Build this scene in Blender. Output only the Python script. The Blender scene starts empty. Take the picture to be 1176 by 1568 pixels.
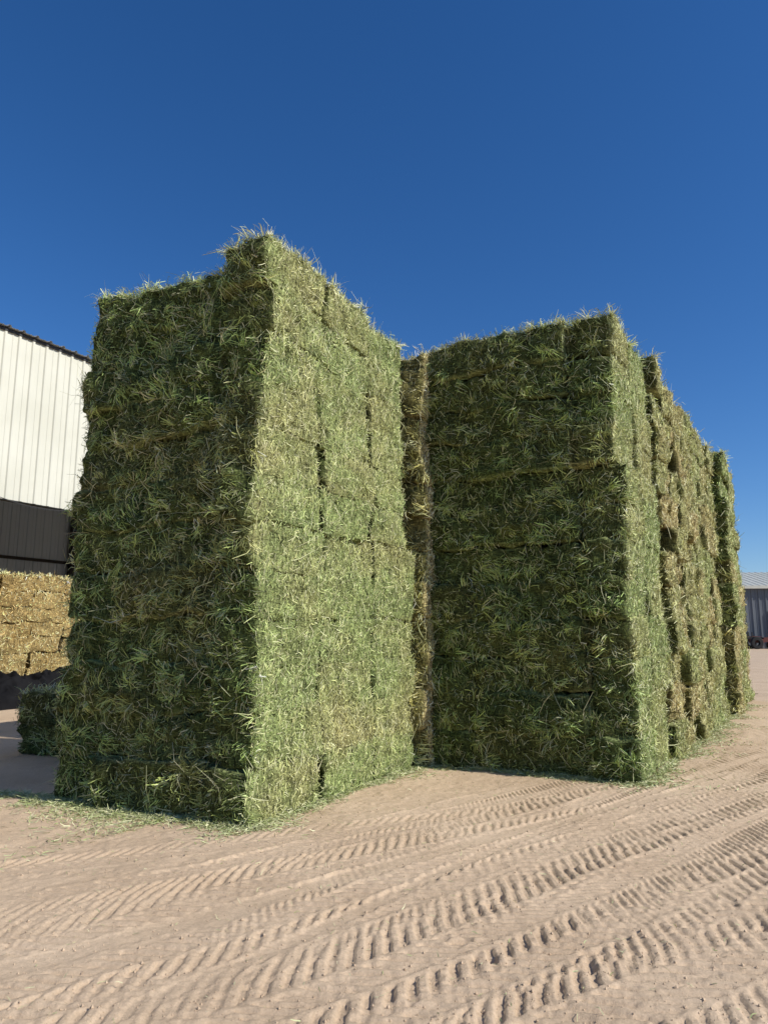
import bpy, math, numpy as np
from mathutils import Vector
rng = np.random.default_rng(11)
scene = bpy.context.scene

# ---------------------------------------------------------------- noise
def h3(i, j, k, s):
    n = (i * 73856093) ^ (j * 19349663) ^ (k * 83492791) ^ int((s * 265443) & 0x7fffffff)
    n = n & 0xffffffff
    n = ((n ^ (n >> 13)) * 1274126177) & 0xffffffff
    n = ((n ^ (n >> 16)) * 224682251) & 0xffffffff
    n = n ^ (n >> 15)
    return (n & 0xffffff) / float(0xffffff)

def vn(p, s=0):
    f = np.floor(p).astype(np.int64)
    t = p - f
    t = t * t * (3 - 2 * t)
    i, j, k = f[:, 0], f[:, 1], f[:, 2]
    a, b, c = t[:, 0], t[:, 1], t[:, 2]
    def L(x, y, w): return x + (y - x) * w
    x00 = L(h3(i, j, k, s), h3(i + 1, j, k, s), a)
    x10 = L(h3(i, j + 1, k, s), h3(i + 1, j + 1, k, s), a)
    x01 = L(h3(i, j, k + 1, s), h3(i + 1, j, k + 1, s), a)
    x11 = L(h3(i, j + 1, k + 1, s), h3(i + 1, j + 1, k + 1, s), a)
    return L(L(x00, x10, b), L(x01, x11, b), c) * 2 - 1

def sstep(a, b, x):
    t = np.clip((x - a) / (b - a), 0, 1)
    return t * t * (3 - 2 * t)

def unit(v):
    return v / (np.linalg.norm(v, axis=1, keepdims=True) + 1e-9)

# ---------------------------------------------------------------- mesh helpers
def mesh_obj(name, V, F, mat, col=None, smooth=False, parent=None):
    V = np.asarray(V, dtype=np.float32); F = np.asarray(F, dtype=np.int32)
    me = bpy.data.meshes.new(name)
    me.vertices.add(len(V)); me.vertices.foreach_set("co", V.ravel())
    me.loops.add(F.size); me.loops.foreach_set("vertex_index", F.ravel())
    me.polygons.add(len(F))
    me.polygons.foreach_set("loop_start", np.arange(len(F), dtype=np.int32) * F.shape[1])
    me.update(calc_edges=True)
    me.polygons.foreach_set("use_smooth", np.full(len(F), smooth, dtype=bool))
    if col is not None:
        at = me.attributes.new("Col", 'FLOAT_COLOR', 'POINT')
        c = np.ones((len(V), 4), dtype=np.float32); c[:, :3] = col
        at.data.foreach_set("color", c.ravel())
    me.materials.append(mat)
    ob = bpy.data.objects.new(name, me)
    scene.collection.objects.link(ob)
    if parent: ob.parent = parent
    return ob

def empty(name):
    e = bpy.data.objects.new(name, None)
    scene.collection.objects.link(e)
    return e

class Geo:
    def __init__(s): s.v = []; s.f = []; s.n = 0
    def add(s, v, f):
        v = np.asarray(v, float); f = np.asarray(f, int)
        s.v.append(v); s.f.append(f + s.n); s.n += len(v)
    def box(s, O, A, B, C):
        O, A, B, C = [np.asarray(x, float) for x in (O, A, B, C)]
        v = [O, O + A, O + A + B, O + B, O + C, O + A + C, O + A + B + C, O + B + C]
        f = [[0, 3, 2, 1], [4, 5, 6, 7], [0, 1, 5, 4], [1, 2, 6, 5], [2, 3, 7, 6], [3, 0, 4, 7]]
        s.add(v, f)
    def obj(s, name, mat, parent=None, smooth=False):
        return mesh_obj(name, np.vstack(s.v), np.vstack(s.f), mat, parent=parent, smooth=smooth)

# ---------------------------------------------------------------- materials
def new_mat(name):
    m = bpy.data.materials.new(name); m.use_nodes = True
    nt = m.node_tree
    return m, nt, nt.nodes["Principled BSDF"]

def simple_mat(name, c1, c2=None, scale=3.0, rough=0.7, metallic=0.0, bump=0.0, bscale=30, spec=0.3):
    m, nt, b = new_mat(name)
    b.inputs["Roughness"].default_value = rough
    b.inputs["Metallic"].default_value = metallic
    b.inputs["Specular IOR Level"].default_value = spec
    tc = nt.nodes.new("ShaderNodeTexCoord")
    n = nt.nodes.new("ShaderNodeTexNoise"); n.inputs["Scale"].default_value = scale
    n.inputs["Detail"].default_value = 8
    nt.links.new(tc.outputs["Object"], n.inputs["Vector"])
    r = nt.nodes.new("ShaderNodeValToRGB")
    r.color_ramp.elements[0].position = 0.35; r.color_ramp.elements[1].position = 0.65
    r.color_ramp.elements[0].color = (*c1, 1); r.color_ramp.elements[1].color = (*(c2 or c1), 1)
    nt.links.new(n.outputs["Fac"], r.inputs["Fac"])
    nt.links.new(r.outputs["Color"], b.inputs["Base Color"])
    return m

def hay_body_mat():
    m, nt, b = new_mat("hay_body")
    b.inputs["Roughness"].default_value = 0.9
    b.inputs["Specular IOR Level"].default_value = 0.1
    at = nt.nodes.new("ShaderNodeAttribute"); at.attribute_name = "Col"
    tc = nt.nodes.new("ShaderNodeTexCoord")
    vals = []
    for (sc, rot) in (((60, 60, 9), (0.3, 0.2, 0)), ((14, 14, 70), (0.4, -0.3, 0.5))):
        mp = nt.nodes.new("ShaderNodeMapping"); mp.inputs["Scale"].default_value = sc
        mp.inputs["Rotation"].default_value = rot
        nt.links.new(tc.outputs["Object"], mp.inputs["Vector"])
        n = nt.nodes.new("ShaderNodeTexNoise"); n.inputs["Scale"].default_value = 1.0
        n.inputs["Detail"].default_value = 4; n.inputs["Distortion"].default_value = 1.0
        nt.links.new(mp.outputs["Vector"], n.inputs["Vector"]); vals.append(n)
    mx = nt.nodes.new("ShaderNodeMath"); mx.operation = 'MULTIPLY'
    nt.links.new(vals[0].outputs["Fac"], mx.inputs[0]); nt.links.new(vals[1].outputs["Fac"], mx.inputs[1])
    r = nt.nodes.new("ShaderNodeMapRange")
    r.inputs["From Min"].default_value = 0.15; r.inputs["From Max"].default_value = 0.38
    r.inputs["To Min"].default_value = 0.18; r.inputs["To Max"].default_value = 1.30  # fibre pattern goes down to painted crevice shade
    nt.links.new(mx.outputs[0], r.inputs["Value"])
    vm = nt.nodes.new("ShaderNodeVectorMath"); vm.operation = 'SCALE'
    nt.links.new(at.outputs["Color"], vm.inputs[0]); nt.links.new(r.outputs[0], vm.inputs["Scale"])
    nt.links.new(vm.outputs[0], b.inputs["Base Color"])
    bp = nt.nodes.new("ShaderNodeBump"); bp.inputs["Strength"].default_value = 0.9
    bp.inputs["Distance"].default_value = 0.02
    nt.links.new(mx.outputs[0], bp.inputs["Height"]); nt.links.new(bp.outputs["Normal"], b.inputs["Normal"])
    return m

def blade_mat():
    m, nt, b = new_mat("hay_stems")
    b.inputs["Roughness"].default_value = 0.55
    b.inputs["Specular IOR Level"].default_value = 0.35
    at = nt.nodes.new("ShaderNodeAttribute"); at.attribute_name = "Col"
    nt.links.new(at.outputs["Color"], b.inputs["Base Color"])
    return m

M_BODY = hay_body_mat(); M_STEM = blade_mat()
M_CORE_SHADE = simple_mat("hay_core_shade", (0.02, 0.022, 0.01), (0.04, 0.04, 0.02), 8, 0.95, spec=0.05)  # near-black: shade between the bales put into the colour

# ---------------------------------------------------------------- stems
def blades(P, N, T, L, W, lift, curl, col):
    n = len(P)
    R = rng.normal(size=(n, 3)) * 0.35
    L = L[:, None]; W = W[:, None]; lift = lift[:, None]; curl = curl[:, None]
    p0 = P - N * 0.008
    p1 = p0 + T * L * 0.5 + N * lift
    p2 = p1 + (T * 0.8 + R) * L * 0.5 + N * curl
    S = unit(np.cross(T, N + rng.normal(size=(n, 3)) * 0.5)) * W * 0.5
    V = np.stack([p0 - S, p0 + S, p1 - S, p1 + S, p2 - S * 0.5, p2 + S * 0.5], axis=1).reshape(-1, 3)
    base = np.arange(n)[:, None] * 6
    F = np.stack([base + np.array([0, 1, 3, 2]), base + np.array([2, 3, 5, 4])], axis=1).reshape(-1, 4)
    C = np.repeat(col, 6, axis=0)
    return V, F, C

def lerp(a, b, t):
    return a[None, :] * (1 - t[:, None]) + b[None, :] * t[:, None]

GREEN_M = np.array([0.30, 0.37, 0.12]); STRAW = np.array([0.76, 0.73, 0.45])

# ---------------------------------------------------------------- bales
def bale_surf(q, B):
    half = B['half']; r = np.minimum(B['r'], half * 0.8)
    p = q * half
    inner = np.clip(p, -(half - r), half - r)
    d = unit((p - inner) / r)
    n = unit(d / r)
    p = inner + d * r
    lp = p + B['seed'] * np.array([3.1, 7.7, 5.3])
    rf = n[:, 1] ** 2; ru = n[:, 0] ** 2; rz = n[:, 2] ** 2
    rough = B['rf'] * rf + B['ru'] * ru + 0.6 * rz
    ax = 0 if half[0] > half[1] else 1
    g = np.zeros(len(q))
    for k, q0 in enumerate((-0.52, 0.02, 0.55)):
        dd = (q[:, ax] - q0) * half[ax] + 0.025 * vn(lp * 4, 40 + k)
        g += np.exp(-(dd / 0.035) ** 2) * (0.6 + 0.6 * vn(lp * 3, 44 + k))
    disp = rough * (0.055 * vn(lp * np.array([4, 4, 6]), 1) + 0.045 * vn(lp * 10, 2) + 0.020 * vn(lp * 25, 3))
    disp += - np.clip(g, 0, 1.2) * (0.075 * rf + 0.018 * ru * (B['ru'] / 0.4))
    p = p + n * disp[:, None]
    ca, sa = math.cos(B['yaw']), math.sin(B['yaw'])
    x = p[:, 0] * ca - p[:, 1] * sa; y = p[:, 0] * sa + p[:, 1] * ca
    z = p[:, 2] + p[:, 0] * B['tu'] + p[:, 1] * B['tw']
    return np.stack([x, y, z], 1) + B['c'], n

def face_q(ax, sg, a, b):
    q = np.zeros((len(a), 3)); o = [i for i in range(3) if i != ax]
    q[:, ax] = sg; q[:, o[0]] = a; q[:, o[1]] = b
    return q

def build_stack(name, O, e1, e2, W, H, courses, wlow, wup, dens=(3500, 3500), bw=0.006, mess=0.015, messu=None,
                gold=0.0, drop=(), split=6, seed=0, shiftup=(0, 0), cell=0.045, rr=(0.022, 0.11, 0.05), bright=1.0,
                usplits=None, straw=False, blen=1.0, colbulge=0.0, ru=0.4, colf=1.0, flare=0.0):
    global rng
    rng = np.random.default_rng(100 + seed)
    if messu is None: messu = mess
    O = np.array([O[0], O[1], 0.0]); E1 = np.array([e1[0], e1[1], 0.0]); E2 = np.array([e2[0], e2[1], 0.0])
    root = empty(name)
    hc = H / courses
    GV, GF, GC, n0 = [], [], [], 0
    BV, BF, BC, b0 = [], [], [], 0
    def to_world(p):
        zz = p[:, 2]
        lean = np.zeros((len(p), 3)); lean[:, 0] = zz * 0.9; lean[:, 1] = seed * 3.3
        du = 0.03 * vn(lean, 9); lean[:, 2] = 5.5
        dw = 0.04 * vn(lean, 10)
        big = np.stack([p[:, 0] * 0.9, p[:, 1] * 0.9, zz * 0.9 + seed * 7.7], 1)
        du = du + 0.045 * vn(big * 1.6, 11); dw = dw + 0.055 * vn(big * 2.2, 12)
        du = du + flare * np.clip(p[:, 0] / W, 0, 1) * (1 - zz / H)
        zn = np.stack([zz * 1.7, np.full(len(p), seed * 1.7), np.zeros(len(p))], 1)
        wig = 0.035 * vn(zn, 15)
        frn = sstep(0.5, 0.2, p[:, 1]) * colf
        dw = dw + frn * (0.085 * np.exp(-((p[:, 0] - 0.53 - wig) / 0.05) ** 2) * (0.8 + 0.5 * vn(zn * 1.3, 16))
                         + 0.07 * np.exp(-((p[:, 0] - (W - 0.55) + wig) / 0.055) ** 2) * (0.7 + 0.6 * vn(zn * 1.3, 17))
                         - 0.03 * np.exp(-((p[:, 0] - 0.27) / 0.16) ** 2))
        dz = np.clip(zz, 0, 1) * (0.04 * vn(big * np.array([1.8, 1.8, 0.6]), 13) + 0.025 * vn(big * np.array([4.5, 4.5, 2]), 14))
        return O + (p[:, 0] + du)[:, None] * E2 + (p[:, 1] + dw)[:, None] * E1 + np.array([0, 0, 1.0]) * (zz + dz)[:, None]
    def nrm_world(n):
        return unit(n[:, 0:1] * E2 + n[:, 1:2] * E1 + n[:, 2:3] * np.array([0, 0, 1.0]))
    def tone(p, nl, t_b):
        a = 0.5 + 0.5 * vn(p * np.array([1.3, 1.3, 1.9]) + seed * 4.1, 21)
        a2 = 0.5 + 0.5 * vn(p * np.array([4, 4, 6]) + seed * 4.1, 22)
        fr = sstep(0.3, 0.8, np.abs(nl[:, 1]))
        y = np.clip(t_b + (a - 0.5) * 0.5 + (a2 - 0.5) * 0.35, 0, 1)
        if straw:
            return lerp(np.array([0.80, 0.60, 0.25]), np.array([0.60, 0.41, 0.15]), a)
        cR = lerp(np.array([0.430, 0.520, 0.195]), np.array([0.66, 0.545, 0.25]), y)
        cF = lerp(np.array([0.150, 0.200, 0.058]), np.array([0.28, 0.250, 0.088]), y)  # front faces: darker green of bale sides, plus shade put into the colour
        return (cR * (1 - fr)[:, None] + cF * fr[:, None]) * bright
    for k in range(courses):
        upper = k >= split
        ws = wup if upper else wlow
        if usplits: us = usplits[k % len(usplits)]
        else: us = [0.54, W - 1.10, 0.56] if k % 2 == 0 else [0.54, W - 0.54]
        u0 = 0.0
        su = shiftup[0] if upper else 0.0; sw = shiftup[1] if upper else 0.0
        for i, ul in enumerate(us):
            w0 = 0.0
            for j, wl in enumerate(ws):
                gap = 0.0
                if isinstance(wl, tuple): gap, wl = wl
                w0 += gap
                onR = i == 0; onL = i == len(us) - 1; onF = j == 0; onB = j == len(ws) - 1; onT = k == courses - 1
                if (onR or onL or onF or onB or onT) and (k, i, j) not in drop:
                    dj = rng.normal(size=3) * mess; dj[0] = rng.normal() * messu
                    cbv = colbulge * vn(np.array([[j * 3.7 + 0.5, k * 0.45, seed * 5.1 + (9.3 if upper else 0)]]), 61)[0]
                    B = dict(c=np.array([u0 + ul / 2 + su + dj[0] + cbv, w0 + wl / 2 + sw + dj[1] * 1.8, (k + 0.5) * hc + dj[2] * (2.2 if onT else 0.5)]),
                             half=np.array([ul / 2 - 0.002, wl / 2 - 0.002, hc / 2 + 0.006]), r=np.array(rr),
                             seed=rng.integers(0, 400), rf=1.0, ru=ru, yaw=rng.normal() * messu * 0.6,
                             tu=rng.normal() * mess * 1.6, tw=rng.normal() * messu * 0.6)
                    if onR and gap > 0: B['c'][0] -= 0.012
                    tb = np.clip(gold + rng.normal() * 0.10, 0, 1)
                    if gold > 0.2 and rng.random() < 0.25: tb = min(1, tb + 0.5)
                    for ax in range(3):
                        o = [m for m in range(3) if m != ax]
                        na = max(3, int(2 * B['half'][o[0]] / cell)); nb = max(3, int(2 * B['half'][o[1]] / cell))
                        for sg in (-1, 1):
                            if ax == 0 and not ((sg < 0 and onR) or (sg > 0 and onL)) and not (onF or onT): continue
                            la = np.linspace(-1, 1, na + 1); lb = np.linspace(-1, 1, nb + 1)
                            la = np.sign(la) * (1 - (1 - np.abs(la)) ** 1.25); lb = np.sign(lb) * (1 - (1 - np.abs(lb)) ** 1.25)
                            A, Bb = np.meshgrid(la, lb, indexing='ij')
                            q = face_q(ax, sg, A.ravel(), Bb.ravel())
                            p, n = bale_surf(q, B)
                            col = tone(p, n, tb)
                            col = col * (0.58 + 0.22 * vn(p * 9, 33))[:, None]  # body darker than its stems: crevice shade put into the colour
                            idx = np.arange((na + 1) * (nb + 1)).reshape(na + 1, nb + 1)
                            f = np.stack([idx[:-1, :-1], idx[1:, :-1], idx[1:, 1:], idx[:-1, 1:]], -1).reshape(-1, 4)
                            if (sg > 0) == (ax == 1): f = f[:, ::-1]
                            GV.append(to_world(p)); GF.append(f + n0); GC.append(col); n0 += len(p)
                    faces = []
                    if onF: faces.append((1, -1, dens[0], 'F'))
                    if onR: faces.append((0, -1, dens[1], 'R'))
                    if onL: faces.append((0, 1, dens[1] * 0.2, 'F'))
                    if onB: faces.append((1, 1, dens[0] * 0.15, 'F'))
                    if onT: faces.append((2, 1, dens[0] * 0.6, 'T'))
                    for ax, sg, dn, kind in faces:
                        o = [m for m in range(3) if m != ax]
                        area = 4 * B['half'][o[0]] * B['half'][o[1]]
                        m = int(area * dn * (0.5 if kind == 'F' else 1))
                        if m < 4: continue
                        a = rng.uniform(-1, 1, m); b = rng.uniform(-1, 1, m)
                        if kind == 'F':
                            keep = rng.random(m) < np.clip((1 - np.abs(b)) * B['half'][2] / 0.06, 0.15, 1)
                            a = a[keep]; b = b[keep]; m = len(a)
                        per = max(5, int(dn * 0.0055))
                        ncl = int(area * (36 if kind != 'R' else 4)) + 1
                        ca_ = rng.uniform(-1, 1, ncl); cb_ = rng.uniform(-0.9, 0.9, ncl)
                        if kind == 'F':
                            cb_ = np.where(rng.random(ncl) < 0.3, -0.45 + rng.normal(size=ncl) * 0.25, cb_)
                            cb_ = np.clip(cb_, -0.92, 0.92)
                            snap = rng.random(ncl) < 0.5
                            ca_ = np.where(snap, rng.choice([-0.78, -0.25, 0.28, 0.78], ncl) + rng.normal(size=ncl) * 0.06, ca_)
                        if kind == 'T': ca_ = np.where(rng.random(ncl) < 0.3, -0.97, ca_); cb_ = np.where(rng.random(ncl) < 0.4, -0.97, cb_)
                        a2 = np.repeat(ca_, per) + rng.normal(size=ncl * per) * 0.04 / B['half'][o[0]]
                        b2 = np.repeat(cb_, per) + rng.normal(size=ncl * per) * 0.028 / B['half'][o[1]]
                        a = np.concatenate([a, np.clip(a2, -1, 1)]); b = np.concatenate([b, np.clip(b2, -1, 1)])
                        q = face_q(ax, sg, a, b)
                        p, nl = bale_surf(q, B)
                        N = nrm_world(nl)
                        Z = np.array([0, 0, 1.0]) if kind != 'T' else unit(E1[None, :] + 0.01)[0]
                        tz = unit(Z - N * (N @ Z)[:, None] + 1e-4)
                        th = np.cross(N, tz)
                        M = len(a)
                        if kind == 'R':
                            ang = np.where(rng.random(M) < 0.65, rng.normal(size=M) * 0.45, rng.uniform(-math.pi, math.pi, M))
                            L = rng.uniform(0.03, 0.11, M) * blen; lift = rng.exponential(0.008, M); curl = rng.normal(size=M) * 0.012
                            wd = rng.uniform(0.5, 1.25, M) * bw
                        else:
                            ang = rng.uniform(-math.pi, math.pi, M)
                            L = rng.uniform(0.03, 0.12, M) * blen; lift = rng.exponential(0.010, M); curl = rng.normal(size=M) * 0.018 - 0.006
                            wd = rng.uniform(0.5, 1.3, M) * bw
                            if kind == 'T': lift = rng.exponential(0.025, M)
                        nn = ncl * per
                        cang = np.repeat(rng.normal(size=ncl) * 1.3 + math.pi * (rng.random(ncl) < 0.6), per) + rng.normal(size=nn) * 0.45
                        ang[m:] = cang
                        sc = 0.55 if kind == 'R' else 1.0
                        L[m:] = np.repeat(rng.uniform(0.6, 1.4, ncl), per) * rng.uniform(0.07, 0.18, nn) * blen * sc
                        lift[m:] = np.repeat(rng.uniform(0.3, 1.5, ncl), per) * rng.uniform(0.01, 0.065, nn) * sc
                        curl[m:] = rng.uniform(-0.09, 0.01, nn) * sc
                        if kind == 'T': curl[m:] = rng.uniform(-0.03, 0.05, nn); lift[m:] *= 1.5
                        wi = rng.random(M) < (0.012 if kind == 'R' else 0.03)
                        L[wi] = rng.uniform(0.14, 0.30, wi.sum()); lift[wi] = rng.uniform(0.01, 0.07, wi.sum()); wd[wi] *= 0.6
                        T = tz * np.cos(ang)[:, None] + th * np.sin(ang)[:, None]
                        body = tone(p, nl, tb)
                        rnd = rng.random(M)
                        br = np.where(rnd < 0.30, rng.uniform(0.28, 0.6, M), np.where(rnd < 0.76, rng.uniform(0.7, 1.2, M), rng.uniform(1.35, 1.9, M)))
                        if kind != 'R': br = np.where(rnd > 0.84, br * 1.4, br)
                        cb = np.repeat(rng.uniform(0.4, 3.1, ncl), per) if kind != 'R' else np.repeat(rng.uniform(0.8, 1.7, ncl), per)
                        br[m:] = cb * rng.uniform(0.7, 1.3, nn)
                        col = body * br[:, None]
                        pale = (rng.random(M) < (0.22 if kind == 'R' else 0.14)) | wi
                        col[pale] = (col[pale] * 0.3 + (STRAW * (1.0 if kind == 'R' else 0.85)) * 0.7)
                        col = np.clip(col, 0, 0.80)
                        V, F, C = blades(to_world(p), N, T, L, wd, lift, curl, col)
                        BV.append(V); BF.append(F + b0); BC.append(C); b0 += len(V)
                w0 += wl
            u0 += ul
    wt = sum((x[0] + x[1]) if isinstance(x, tuple) else x for x in wlow)
    wt2 = sum((x[0] + x[1]) if isinstance(x, tuple) else x for x in wup)
    wt = min(wt, wt2)
    mesh_obj("bales", np.vstack(GV), np.vstack(GF), M_BODY, np.vstack(GC), smooth=True, parent=root)
    mesh_obj("loose_stems", np.vstack(BV), np.vstack(BF), M_STEM, np.vstack(BC), parent=root)
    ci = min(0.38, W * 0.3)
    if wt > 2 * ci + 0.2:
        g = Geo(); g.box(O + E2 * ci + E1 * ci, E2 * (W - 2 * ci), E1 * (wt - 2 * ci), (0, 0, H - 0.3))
        g.obj("bale_shade_core", M_CORE_SHADE, parent=root)  # filler box behind gaps, coloured as deep shade
    return root

eA1 = (0.485, 0.875); eA2 = (-0.901, 0.433)
OA = np.array([-1.147, 6.58])
build_stack("hay_bale_stack", OA, eA1, eA2, 2.33, 5.36, 12, [1.08, 1.08, 0.98],
            [1.03, (0.018, 0.98), (0.006, 0.86)], dens=(4200, 4400), bw=0.0070, seed=1, gold=0.14, mess=0.020, messu=0.007,
            shiftup=(-0.02, -0.03), ru=0.42, rr=(0.011, 0.10, 0.040), cell=0.04, flare=0.09)
OA2 = OA + np.array(eA1) * 3.18 - np.array(eA2) * 0.15
build_stack("hay_bale_stack", OA2, eA1, eA2, 2.3, 5.42, 12, [1.0, 1.0, 1.0], [1.0, 1.0, 1.0],
            dens=(2200, 1200), bw=0.009, seed=2, gold=0.85, bright=1.35, colf=0.0, rr=(0.06, 0.09, 0.05))
eD1 = (0.52, 0.854); eD2 = (-0.894, 0.449)
OD = np.array([2.863, 8.396])
def od(s, prot=0.0): return OD + np.array(eD1) * s - np.array(eD2) * prot
build_stack("hay_bale_stack", od(0, -0.02), eD1, eD2, 2.50, 5.47, 12, [0.9, 0.93], [0.92, 0.92],
            dens=(3200, 2800), bw=0.0082, seed=3, gold=0.15, split=8, shiftup=(0.05, -0.08), mess=0.022, messu=0.012,
            rr=(0.014, 0.10, 0.040), bright=0.95)
BIGR = (0.04, 0.05, 0.03)
build_stack("hay_bale_stack", od(1.90, 0.02), eD1, eD2, 2.5, 5.5, 12, [0.55, 0.48, 0.6, 0.55, 0.75], [0.5, 0.6, 0.5, 0.68, 0.65],
            dens=(1800, 1800), bw=0.010, seed=4, gold=0.55, mess=0.03, drop={(6, 0, 0), (7, 0, 0), (6, 0, 1), (5, 0, 1), (9, 0, 2)}, split=7,
            colbulge=0.13, rr=BIGR, ru=1.0, colf=0.3)
build_stack("hay_bale_stack", od(4.90, 0.0), eD1, eD2, 2.5, 5.5, 12, [0.7, 0.75, 0.65, 1.0], [0.65, 0.8, 0.7, 0.95],
            dens=(1300, 1300), bw=0.012, seed=5, gold=0.35, mess=0.025, colbulge=0.11, rr=BIGR, ru=0.9, colf=0.3)
build_stack("hay_bale_stack", od(8.15, 0.20), eD1, eD2, 2.5, 5.45, 12, [1.0, 1.0], [1.0, 1.0],
            dens=(1100, 1100), bw=0.013, seed=6, gold=0.3, mess=0.03, messu=0.015, rr=BIGR, ru=0.8, colf=0.3)
build_stack("hay_bale_stack", od(10.4, 0.0), eD1, eD2, 2.4, 3.85, 8, [1.0, 1.0], [1.0, 1.0],
            dens=(900, 900), bw=0.014, seed=7, gold=0.4, mess=0.03, messu=0.015, rr=BIGR, ru=0.8, colf=0.3)
build_stack("hay_bale_pile", (-3.9, 9.9), eA1, eA2, 1.35, 0.84, 2, [1.1, 1.1], [1.1, 1.1],
            dens=(1500, 1500), bw=0.009, seed=8, gold=0.3, mess=0.02, usplits=[[0.7, 0.65]], rr=(0.06, 0.07, 0.06), ru=0.8, colf=0)

# ---------------------------------------------------------------- shed
eS = np.array([0.49, 0.872, 0]); nS = np.array([-0.872, 0.49, 0])
S0 = np.array([-8.7, 18.0, 0.0]); UP = np.array([0, 0, 1.0])
M_WHITE = simple_mat("white_sheet_metal", (0.60, 0.585, 0.48), (0.66, 0.645, 0.54), 0.8, 0.45, 0.0, spec=0.3)
M_ROOF = simple_mat("roof_sheet_metal", (0.42, 0.44, 0.45), (0.50, 0.52, 0.53), 0.6, 0.45, 0.2)
M_INNER = simple_mat("inner_sheet_metal", (0.56, 0.68, 0.84), (0.60, 0.72, 0.86), 0.5, 0.6)
M_STEEL = simple_mat("dark_steel", (0.03, 0.03, 0.035), (0.05, 0.05, 0.05), 2, 0.6)

def corrugated(g, base, along, up, out, s0, s1, pitch=0.38, rib=0.035):
    prof = [(0.0, 0), (0.28, 0), (0.31, 0.3), (0.35, 0.3), (0.38, 0), (0.66, 0), (0.72, 1), (0.86, 1), (0.92, 0)]
    n = int((s1 - s0) / pitch)
    pts = []
    for i in range(n):
        for (t, h) in prof:
            pts.append(base + along * (s0 + (i + t) * pitch) + out * (h * rib))
    pts.append(base + along * (s0 + n * pitch))
    pts = np.array(pts)
    m = len(pts)
    V = np.vstack([pts, pts + up])
    F = [[i, i + 1, m + i + 1, m + i] for i in range(m - 1)]
    g.add(V, F)

shed = empty("hay_shed")
D = 20.0; s0, s1 = -24.0, 30.0; ZB, ZT = 4.88, 9.1
g = Geo(); corrugated(g, S0 + UP * ZB, eS, UP * (ZT - ZB), -nS, s0, s1); g.obj("front_wall_cladding", M_WHITE, shed)
g = Geo()
g.box(S0 + eS * s0 + nS * 0.02 + UP * (ZB - 0.02), eS * (s1 - s0), nS * 0.16, UP * 0.12)
for z in (6.2, 7.6, 8.9): g.box(S0 + eS * s0 + nS * 0.02 + UP * z, eS * (s1 - s0), nS * 0.14, UP * 0.08)
for s in np.arange(s0 + 0.3, s1, 6.6):
    g.box(S0 + eS * s + nS * 0.2, eS * 0.25, nS * 0.3, UP * (ZT - 0.1))
    g.box(S0 + eS * s + nS * (D - 0.5), eS * 0.25, nS * 0.3, UP * (ZT - 0.1))
    g.box(S0 + eS * s + nS * 0.5 + UP * (ZT - 0.8), eS * 0.2, nS * (D - 1.0), UP * 0.5)
for z in (2.6, 4.2, 5.7): g.box(S0 + eS * s0 + nS * (D - 0.15) + UP * z, eS * (s1 - s0), nS * 0.1, UP * 0.16)
g.obj("steel_frame", M_STEEL, shed)
g = Geo(); corrugated(g, S0 + nS * D, eS, UP * ZT, -nS, s0, s1, 0.5, 0.05); g.obj("back_wall_cladding", M_INNER, shed)
g = Geo()
rise = 1.1
corrugated(g, S0 - nS * 0.16 + UP * (ZT + 0.02), eS, nS * (D / 2 + 0.16) + UP * rise, UP, s0, s1, 0.38, 0.05)
corrugated(g, S0 + nS * (D + 0.16) + UP * (ZT + 0.02), eS, -nS * (D / 2 + 0.16) + UP * rise, UP, s0, s1, 0.38, 0.05)
g.obj("roof", M_ROOF, shed)
g = Geo(); g.box(S0 + eS * s0 - nS * 0.05 + UP * (ZT - 0.06), eS * (s1 - s0), nS * 0.03, UP * 0.06); g.obj("eave_trim", M_STEEL, shed)
g = Geo()
for s in (s0 - 0.06, s1):
    g.box(S0 + eS * s, eS * 0.06, nS * D, UP * ZT)
    b = S0 + eS * s
    v = [b + UP * ZT, b + nS * D + UP * ZT, b + nS * D / 2 + UP * (ZT + rise - 0.05), b + nS * D / 2 + UP * (ZT + rise - 0.05)]
    v2 = [x + eS * 0.06 for x in v]
    g.add(v + v2, [[0, 1, 2, 3], [4, 7, 6, 5], [0, 3, 7, 4], [1, 5, 6, 2]])
g.obj("end_walls", M_WHITE, shed)
g = Geo(); pts = []
for i in range(61):
    t = i / 60; s = -5 + 10 * t
    pts.append(S0 + eS * s - nS * 0.07 + UP * (ZB + 0.12 - 0.22 * abs(math.sin(t * math.pi * 3))))
for a_, b_ in zip(pts[:-1], pts[1:]): g.box(a_, b_ - a_, nS * 0.015, UP * 0.015)
g.obj("cable", M_STEEL, shed)

build_stack("straw_bale_stack", (S0 + nS * 0.9 - eS * 5)[:2], tuple(eS[:2]), tuple(nS[:2]), 2.4, 3.15, 8,
            [0.95] * 14, [0.95] * 14, dens=(300, 900), bw=0.016, seed=9, mess=0.02, straw=True, cell=0.08, rr=(0.025, 0.04, 0.025),
            usplits=[[1.2, 1.2]], ru=0.5, colf=0, bright=1.12)
M_SHADOW_MOUND = simple_mat("shadow_mound", (0.006, 0.006, 0.007), (0.012, 0.012, 0.013), 3, 0.9, spec=0.1)  # near-black colour stands for the dark shadow in front of the straw
na, nb = 520, 50
A, Bt = np.meshgrid(np.linspace(-6, 7, na), np.linspace(-1, 1, nb), indexing='ij')
pp = np.stack([A.ravel() * 1.5, Bt.ravel() * 1.5, np.zeros(A.size)], 1)
rid = 1 - np.abs(vn(pp * np.array([2.2, 1.2, 1]), 7)); rid2 = 1 - np.abs(vn(pp * np.array([6, 4, 1]), 8))
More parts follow.
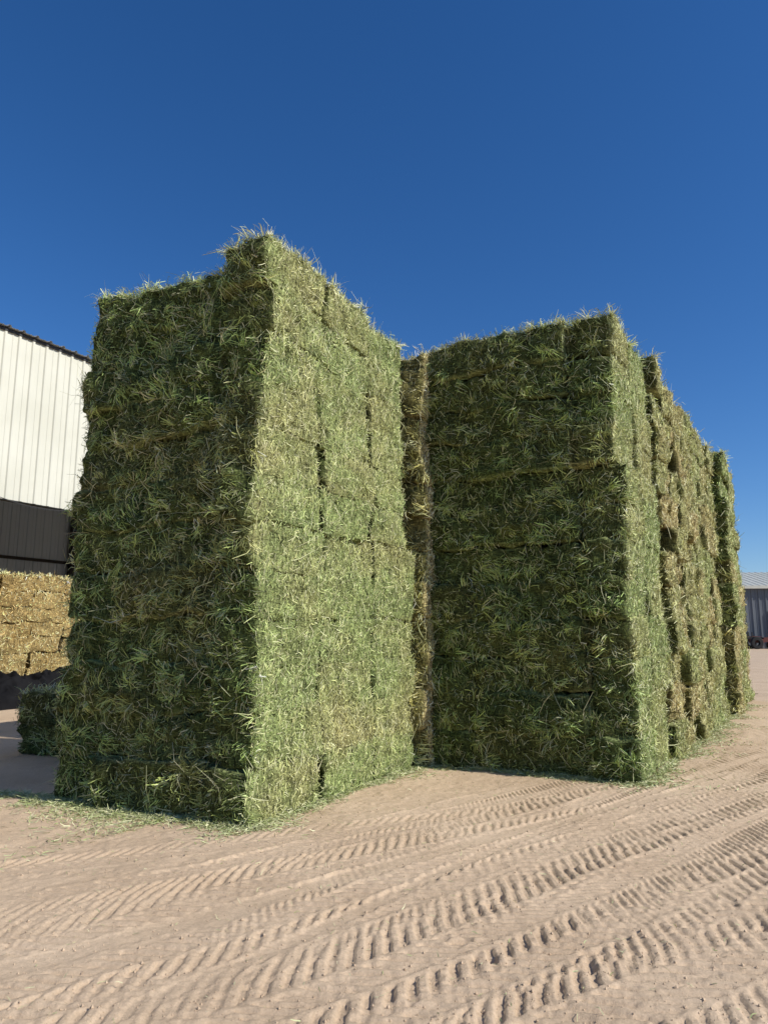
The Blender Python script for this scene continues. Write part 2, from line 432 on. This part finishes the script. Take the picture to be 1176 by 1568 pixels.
hh = np.maximum(0, 1 - Bt.ravel() ** 2) ** 0.5 * (0.42 + 0.2 * vn(pp, 5) + 0.22 * rid + 0.12 * rid2) * sstep(6.5, 5.5, np.abs(A.ravel() - 0.5))
TV = S0 - nS * 0.25 + A.ravel()[:, None] * eS + (Bt.ravel() * 0.8)[:, None] * nS + hh[:, None] * UP
idx = np.arange(na * nb).reshape(na, nb)
F = np.stack([idx[:-1, :-1], idx[1:, :-1], idx[1:, 1:], idx[:-1, 1:]], -1).reshape(-1, 4)
mesh_obj("shadow_mound", TV, F, M_SHADOW_MOUND, smooth=True)  # added mound in place of the dark shadow at the straw base

# ---------------------------------------------------------------- distant barn
M_GREY = simple_mat("grey_sheet_metal", (0.12, 0.135, 0.15), (0.15, 0.165, 0.18), 0.3, 0.55)
barn = empty("metal_barn")
b0_ = np.array([44.0, 100.0, 0]); ex = np.array([0.995, -0.10, 0]); ey = np.array([0.10, 0.995, 0])
LW, DW, EV, RG = 60.0, 26.0, 8.4, 11.4
g = Geo(); corrugated(g, b0_, ex, UP * EV, -ey, 0, LW, 0.9, 0.12); g.obj("front_wall", M_GREY, barn)
g = Geo()
for x0 in (0, LW):
    b = b0_ + ex * x0
    g.add([b, b + ey * DW, b + ey * DW + UP * EV, b + UP * EV], [[0, 1, 2, 3]])
    g.add([b + UP * EV, b + ey * DW + UP * EV, b + ey * DW / 2 + UP * (RG - 0.05), b + ey * DW / 2 + UP * (RG - 0.05)], [[0, 1, 2, 3]])
g.add([b0_ + ey * DW, b0_ + ey * DW + ex * LW, b0_ + ey * DW + ex * LW + UP * EV, b0_ + ey * DW + UP * EV], [[0, 1, 2, 3]])
g.obj("side_walls", M_GREY, barn)
g = Geo()
corrugated(g, b0_ - ey * 0.5 + UP * (EV - 0.05), ex, ey * (DW / 2 + 0.5) + UP * (RG - EV), UP, -0.5, LW + 0.5, 0.9, 0.08)
corrugated(g, b0_ + ey * (DW + 0.5) + UP * (EV - 0.05), ex, -ey * (DW / 2 + 0.5) + UP * (RG - EV), UP, -0.5, LW + 0.5, 0.9, 0.08)
g.obj("roof", M_WHITE, barn)
g = Geo(); g.box(b0_ - ey * 0.62 + UP * (EV - 0.35), ex * LW, ey * 0.08, UP * 0.4); g.obj("gutter", M_WHITE, barn)
g = Geo()
for x0 in (8, 24, 42): g.box(b0_ + ex * x0 - ey * 0.25, ex * 5, ey * 0.12, UP * 5)
g.obj("sliding_doors", M_STEEL, barn)

# ---------------------------------------------------------------- vehicles near barn
def wheel(g, c, r, w, axis):
    n = 20; axis = np.asarray(axis, float); side = np.cross(axis, UP)
    V = []
    for rr_, ww in ((r * 0.45, w / 2), (r * 0.9, w / 2), (r, w * 0.35), (r, -w * 0.35), (r * 0.9, -w / 2), (r * 0.45, -w / 2)):
        for i in range(n):
            a = 2 * math.pi * i / n
            V.append(np.asarray(c) + axis * ww + side * math.cos(a) * rr_ + UP * math.sin(a) * rr_)
    F = []
    for k in range(6):
        k2 = (k + 1) % 6
        for i in range(n):
            j = (i + 1) % n
            F.append([k * n + i, k * n + j, k2 * n + j, k2 * n + i])
    g.add(V, F)
M_RED = simple_mat("red_paint", (0.10, 0.03, 0.025), (0.13, 0.04, 0.03), 2, 0.5)
M_RUB = simple_mat("tyre_rubber", (0.02, 0.02, 0.02), (0.03, 0.03, 0.03), 4, 0.9)
M_GLASS = simple_mat("tinted_glass", (0.02, 0.025, 0.03), None, 4, 0.1, spec=0.6)
M_SILV = simple_mat("white_paint", (0.6, 0.6, 0.6), (0.65, 0.65, 0.65), 2, 0.3)
def tractor(P):
    r = empty("farm_tractor"); P = np.array([P[0], P[1], 0.0]); X = np.array([1.0, 0, 0]); Y = np.array([0, 1.0, 0])
    g = Geo(); g.box(P + X * 0.3 - Y * 0.4 + UP * 0.9, X * 1.9, Y * 0.8, UP * 0.6); g.box(P - X * 1.2 - Y * 0.6 + UP * 0.8, X * 1.5, Y * 1.2, UP * 0.5)
    for yy in (-1.05, 0.7): g.box(P - X * 1.5 + Y * yy + UP * 1.6, X * 1.2, Y * 0.35, UP * 0.06)
    g.obj("body", M_RED, r)
    g = Geo()
    for sy in (-0.9, 0.9): wheel(g, P - X * 0.9 + Y * sy + UP * 0.8, 0.8, 0.45, Y); wheel(g, P + X * 1.7 + Y * sy * 0.85 + UP * 0.5, 0.5, 0.3, Y)
    g.obj("wheels", M_RUB, r)
    g = Geo(); g.box(P + X * 1.2 + Y * 0.45 + UP * 1.5, X * 0.08, Y * 0.08, UP * 0.6)
    for xx in (-1.3, -1.2): g.box(P + X * xx - Y * 0.5 + UP * 1.3, X * 0.07, Y * 0.07, UP * 0.9); g.box(P + X * xx + Y * 0.5 + UP * 1.3, X * 0.07, Y * 0.07, UP * 0.9)
    g.box(P - X * 0.9 - Y * 0.25 + UP * 1.3, X * 0.5, Y * 0.5, UP * 0.12); g.box(P - X * 0.95 - Y * 0.25 + UP * 1.42, X * 0.1, Y * 0.5, UP * 0.4)
    g.obj("roll_bar_and_seat", M_STEEL, r)
def pickup(P):
    r = empty("pickup_truck"); P = np.array([P[0], P[1], 0.0]); X = np.array([1.0, 0, 0]); Y = np.array([0, 1.0, 0])
    prof = [(-2.7, 0.5), (2.7, 0.5), (2.75, 0.95), (2.6, 1.12), (1.3, 1.2), (0.7, 1.85), (-0.6, 1.9), (-0.8, 1.2), (-2.7, 1.2)]
    g = Geo(); n = len(prof)
    V = [P + X * a - Y * 0.95 + UP * b for a, b in prof] + [P + X * a + Y * 0.95 + UP * b for a, b in prof]
    F = [[i, (i + 1) % n, n + (i + 1) % n, n + i] for i in range(n)]
    g.add(V, F)
    for o in (0, n): g.add(V[o:o + n], [[0, 1, 2, 3], [0, 3, 4, 7], [4, 5, 6, 7], [0, 7, 8, 0]])
    g.obj("body", M_SILV, r)
    g = Geo()
    for sy in (-0.96, 0.955): g.add([P + X * a + Y * sy + UP * b for a, b in ((1.1, 1.25), (0.62, 1.75), (-0.5, 1.8), (-0.65, 1.25))], [[0, 1, 2, 3]])
    g.obj("windows", M_GLASS, r)
    g = Geo()
    for sx in (-1.75, 1.75):
        for sy in (-0.85, 0.85): wheel(g, P + X * sx + Y * sy + UP * 0.4, 0.4, 0.26, Y)
    g.obj("wheels", M_RUB, r)
tractor((49.5, 97.0)); pickup((58.0, 96.0))

# ---------------------------------------------------------------- ground
tracks = [  # x, y, angle, width, pitch, slant, depth, curvature, smooth
    (4.2, 8.6, 57, 0.40, 0.075, 1.0, 0.010, 0.00, 0),
    (3.5, 8.2, 57, 0.36, 0.075, 1.0, 0.010, 0.00, 0),
    (2.7, 7.2, 53, 0.42, 0.08, 1.0, 0.010, 0.01, 0),
    (1.4, 7.3, 50, 0.40, 0.08, 1.0, 0.010, 0.02, 0),
    (0.3, 6.9, 46, 0.40, 0.07, 1.0, 0.010, 0.01, 0),
    (-0.6, 5.95, 42, 0.36, 0.08, 1.0, 0.010, 0.02, 0),
    (-1.9, 5.75, 27, 0.38, 0.10, 0.9, 0.010, 0.02, 0),
    (4.7, 8.0, 55, 0.45, 0.13, 0.8, 0.014, 0.00, 0),
    (-1.3, 5.35, 33, 0.36, 0.09, 0.9, 0.011, 0.015, 0),
    (-0.7, 5.3, 41, 0.42, 0.12, 0.9, 0.014, 0.00, 0),
    (0.9, 6.1, 49, 0.38, 0.075, 1.0, 0.010, 0.00, 0),
    (1.75, 6.3, 53, 0.42, 0.10, 0.9, 0.013, -0.01, 0),
    (-1.9, 4.5, 36, 0.42, 0.10, 0.9, 0.012, 0.01, 0),
    (-0.72, 4.35, 41, 0.45, 0.115, 0.9, 0.016, 0.00, 0),
    (0.05, 4.62, 44, 0.42, 0.08, 1.0, 0.011, 0.01, 0),
    (-1.2, 4.45, 41, 0.20, 0.5, 0.0, 0.009, 0.005, 1),
    (0.75, 4.95, 48, 0.42, 0.12, 0.9, 0.014, 0.00, 0),
    (0.25, 5.15, 50, 0.13, 0.5, 0.0, 0.010, 0.01, 1),
    (-0.35, 3.75, 41, 0.46, 0.12, 0.85, 0.018, 0.00, 0),
    (0.45, 4.1, 40, 0.40, 0.085, 1.0, 0.012, 0.00, 0),
    (2.2, 5.7, 45, 0.42, 0.08, 1.0, 0.012, 0.01, 0),
    (1.05, 4.25, 38, 0.46, 0.13, 0.8, 0.019, 0.01, 0),
    (2.0, 4.9, 41, 0.44, 0.11, 0.8, 0.016, -0.01, 0),
    (1.75, 4.2, 37, 0.46, 0.14, 0.8, 0.020, 0.00, 0),
    (3.3, 5.8, 43, 0.42, 0.12, 0.9, 0.015, 0.00, 0),
    (-1.4, 3.4, 40, 0.45, 0.12, 0.9, 0.014, 0.00, 0),
    (1.35, 3.45, 37, 0.42, 0.13, 0.9, 0.018, 0.00, 0),
    (0.5, 3.35, 33, 0.40, 0.12, 0.9, 0.017, 0.01, 0),
]
prng = np.random.default_rng(77)
prints = [(prng.uniform(0.2, 2.6), prng.uniform(3.3, 5.2), prng.uniform(0, 3.1)) for _ in range(16)]
def ground_h(x, y):
    P = np.stack([x, y, np.zeros_like(x)], 1)
    near = sstep(60, 20, np.hypot(x, y))
    h = 0.014 * vn(P * 0.7, 50) + 0.008 * vn(P * 2.6, 51) + 0.005 * vn(P * 9, 52) + 0.004 * vn(P * 24, 53)
    wob = 0.08 * vn(P * 0.7, 54) + 0.02 * vn(P * 3, 56); fine = vn(P * 30, 55)
    for ti, (tx, ty, ang, w, pitch, sl, dep, cv, sm) in enumerate(tracks):
        a = math.radians(ang); dx, dy = x - tx, y - ty
        s = dx * math.cos(a) + dy * math.sin(a); d = -dx * math.sin(a) + dy * math.cos(a) + cv * s * s + wob * 0.7
        hw = w / 2
        sel = np.abs(d) < hw * 1.5
        if not sel.any(): continue
        S, Dd = s[sel], d[sel]; ad = np.abs(Dd)
        m = sstep(hw * 1.04, hw * 0.88, ad + 0.02 * fine[sel])
        st = np.clip(0.78 + 0.7 * vn(P[sel] * 1.1, 80 + ti) + 0.35 * vn(P[sel] * 5, 81 + ti), 0.08, 1)
        if sm:
            imp = -dep + 0.001 * fine[sel]; st = np.maximum(st, 0.6)
        else:
            jit = 0.012 * vn(P[sel] * 4, 60 + ti) + 0.006 * vn(P[sel] * 13, 61 + ti)
            sgn = 1 if ti % 3 else -1
            ph = ((S + sgn * ad * sl + jit) / pitch + (Dd > 0) * 0.5) % 1.0
            lug = sstep(0.02, 0.12, ph) * sstep(0.58, 0.50, ph) * sstep(0.012, 0.03, ad)
            imp = dep * 0.35 - dep * 1.0 * lug + 0.0022 * fine[sel] + 0.002 * vn(P[sel] * 16, 70)
        berm = 0.004 * np.exp(-((ad - hw * 1.06) / 0.025) ** 2)
        h[sel] = h[sel] * (1 - m * st * 0.78) + imp * m * st + berm * st
    for (fx, fy, fa) in prints:
        dx, dy = x - fx, y - fy
        u = (dx * math.cos(fa) + dy * math.sin(fa)) / 0.075; v = (-dx * math.sin(fa) + dy * math.cos(fa)) / 0.04
        r = np.sqrt(u * u + v * v) + 0.15 * fine
        h += -0.014 * sstep(1.1, 0.6, r) + 0.005 * np.exp(-((r - 1.25) / 0.2) ** 2)
    return h * near
def axis_lines(lo, hi, step, far, g):
    c = list(np.arange(lo, hi, step)); st = step; x = c[-1]
    while x < far: st *= g; x += st; c.append(x)
    st = step; x = lo; L_ = []
    while x > -far: st *= g; x -= st; L_.append(x)
    return np.array(L_[::-1] + c)
gx = axis_lines(-2.6, 5.0, 0.0105, 2500, 1.02)
gy = axis_lines(3.1, 7.8, 0.0100, 2500, 1.02)
X, Y = np.meshgrid(gx, gy, indexing='ij'); x = X.ravel(); y = Y.ravel()
z = ground_h(x, y)
idx = np.arange(x.size).reshape(len(gx), len(gy))
F = np.stack([idx[:-1, :-1], idx[1:, :-1], idx[1:, 1:], idx[:-1, 1:]], -1).reshape(-1, 4)
m, nt, b = new_mat("dirt_ground")
b.inputs["Roughness"].default_value = 0.95; b.inputs["Specular IOR Level"].default_value = 0.1
tc = nt.nodes.new("ShaderNodeTexCoord")
def nz(scale, det=8, rough=0.6):
    n = nt.nodes.new("ShaderNodeTexNoise"); n.inputs["Scale"].default_value = scale; n.inputs["Detail"].default_value = det
    n.inputs["Roughness"].default_value = rough
    nt.links.new(tc.outputs["Object"], n.inputs["Vector"]); return n
n1 = nz(0.9); r1 = nt.nodes.new("ShaderNodeValToRGB")
r1.color_ramp.elements[0].position = 0.3; r1.color_ramp.elements[0].color = (0.510, 0.375, 0.250, 1)
r1.color_ramp.elements[1].position = 0.7; r1.color_ramp.elements[1].color = (0.630, 0.480, 0.332, 1)
nt.links.new(n1.outputs["Fac"], r1.inputs["Fac"])
n2 = nz(55, 10, 0.7); mr = nt.nodes.new("ShaderNodeMapRange")
mr.inputs["From Min"].default_value = 0.3; mr.inputs["From Max"].default_value = 0.7
mr.inputs["To Min"].default_value = 0.80; mr.inputs["To Max"].default_value = 1.14
nt.links.new(n2.outputs["Fac"], mr.inputs["Value"])
vm = nt.nodes.new("ShaderNodeVectorMath"); vm.operation = 'SCALE'
nt.links.new(r1.outputs["Color"], vm.inputs[0]); nt.links.new(mr.outputs[0], vm.inputs["Scale"])
nt.links.new(vm.outputs[0], b.inputs["Base Color"])
n3 = nz(110, 10, 0.7); bp = nt.nodes.new("ShaderNodeBump"); bp.inputs["Strength"].default_value = 0.7; bp.inputs["Distance"].default_value = 0.009
nt.links.new(n3.outputs["Fac"], bp.inputs["Height"]); nt.links.new(bp.outputs["Normal"], b.inputs["Normal"])
M_DIRT = m
mesh_obj("ground", np.stack([x, y, z], 1), F, M_DIRT, smooth=True)

# ---------------------------------------------------------------- hay litter on the ground
rng = np.random.default_rng(5)
LV, LF, LC, l0 = [], [], [], 0
def litter(px, py, Lr=(0.03, 0.11), w=0.007):
    global l0
    n = len(px); P = np.stack([px, py, ground_h(px, py) + 0.006 + rng.exponential(0.007, n)], 1)
    N = unit(np.array([0, 0, 1.0]) + rng.normal(size=(n, 3)) * 0.15)
    a = rng.uniform(0, 6.28, n); T = np.stack([np.cos(a), np.sin(a), rng.normal(size=n) * 0.12], 1)
    t = rng.random(n); col = lerp(GREEN_M, STRAW * 0.95, t ** 1.2) * rng.uniform(0.7, 1.15, n)[:, None]
    V, F_, C = blades(P, N, T, rng.uniform(*Lr, n), rng.uniform(0.6, 1.2, n) * w, rng.exponential(0.004, n), rng.normal(size=n) * 0.004, col)
    LV.append(V); LF.append(F_ + l0); LC.append(C); l0 += len(V)
def along(O, e, L, nrm, n, spread):
    s = rng.uniform(-0.1, L, n); d = rng.exponential(spread, n)
    d = d * (0.6 + 0.6 * vn(np.stack([s * 2.2, s * 0, s * 0], 1), 91))
    return O[0] + e[0] * s + nrm[0] * d, O[1] + e[1] * s + nrm[1] * d
litter(*along(OA, eA2, 2.6, (-0.433, -0.901), 8000, 0.14))
litter(*along(OA + np.array(eA2) * 0.9, eA2, 4.5, (-0.433, -0.901), 13000, 0.38))
litter(*along(OA, eA1, 3.3, (0.901, -0.433), 4500, 0.12))
litter(*along(OD, eD2, 2.6, (-0.52, -0.854), 7000, 0.12))
litter(*along(OD, eD1, 11, (0.854, -0.52), 8000, 0.20), w=0.010)
litter(rng.uniform(-3, 5, 1500), rng.uniform(3.2, 9, 1500), Lr=(0.015, 0.06), w=0.004)
mesh_obj("hay_litter", np.vstack(LV), np.vstack(LF), M_STEM, np.vstack(LC))

# clods
ico = np.array([[0, 0, 1], [1, 0, 0], [0, 1, 0], [-1, 0, 0], [0, -1, 0], [0, 0, -1.0]])
icf = np.array([[0, 1, 2], [0, 2, 3], [0, 3, 4], [0, 4, 1], [5, 2, 1], [5, 3, 2], [5, 4, 3], [5, 1, 4]])
nC = 16000
cy = 3.1 + rng.random(nC) ** 1.4 * 9; cx = rng.uniform(-0.65, 0.65, nC) * cy + 0.3
cr = 0.002 + np.minimum(rng.exponential(0.0018, nC), 0.009); ch = ground_h(cx, cy)
V = ico[None] * (cr[:, None, None] * rng.uniform(0.6, 1.3, (nC, 6, 1))) + np.stack([cx, cy, ch + cr * 0.2], 1)[:, None, :]
Fc = (icf[None] + (np.arange(nC) * 6)[:, None, None]).reshape(-1, 3)
mesh_obj("dirt_clods", V.reshape(-1, 3), Fc, M_DIRT)

# ---------------------------------------------------------------- light
EL = math.radians(38); AZ = math.atan2(0.915, -0.403)
sunv = Vector((math.sin(AZ) * math.cos(EL), math.cos(AZ) * math.cos(EL), math.sin(EL)))
ld = bpy.data.lights.new("sun", 'SUN'); ld.energy = 5.0; ld.angle = math.radians(0.5); ld.color = (1.0, 0.955, 0.87)
lo = bpy.data.objects.new("sun", ld); lo.rotation_euler = sunv.to_track_quat('Z', 'Y').to_euler(); lo.location = (10, -5, 20)
scene.collection.objects.link(lo)
w = bpy.data.worlds.new("World"); scene.world = w; w.use_nodes = True
nt = w.node_tree; bg = nt.nodes["Background"]
sky = nt.nodes.new("ShaderNodeTexSky"); sky.sky_type = 'NISHITA'; sky.sun_disc = False
sky.sun_elevation = EL; sky.sun_rotation = AZ; sky.air_density = 1.0; sky.dust_density = 0.2; sky.ozone_density = 4.0; sky.altitude = 300
hs = nt.nodes.new("ShaderNodeHueSaturation"); hs.inputs["Saturation"].default_value = 1.24
tint = nt.nodes.new("ShaderNodeVectorMath"); tint.operation = 'MULTIPLY'; tint.inputs[1].default_value = (0.95, 1.0, 1.17)
nt.links.new(sky.outputs[0], hs.inputs["Color"]); nt.links.new(hs.outputs[0], tint.inputs[0]); nt.links.new(tint.outputs[0], bg.inputs["Color"])
bg.inputs["Strength"].default_value = 0.103

# ---------------------------------------------------------------- camera
cd = bpy.data.cameras.new("camera"); cam = bpy.data.objects.new("camera", cd); scene.collection.objects.link(cam)
cd.sensor_fit = 'VERTICAL'; cd.sensor_height = 36.0; cd.lens = 25.48; cd.clip_end = 6000; cd.clip_start = 0.05
cam.location = (0, 0, 1.6); cam.rotation_euler = (math.radians(90 + 9.76), 0, 0)
scene.camera = cam
scene.view_settings.view_transform = 'Standard'; scene.view_settings.look = 'None'
scene.view_settings.exposure = 0
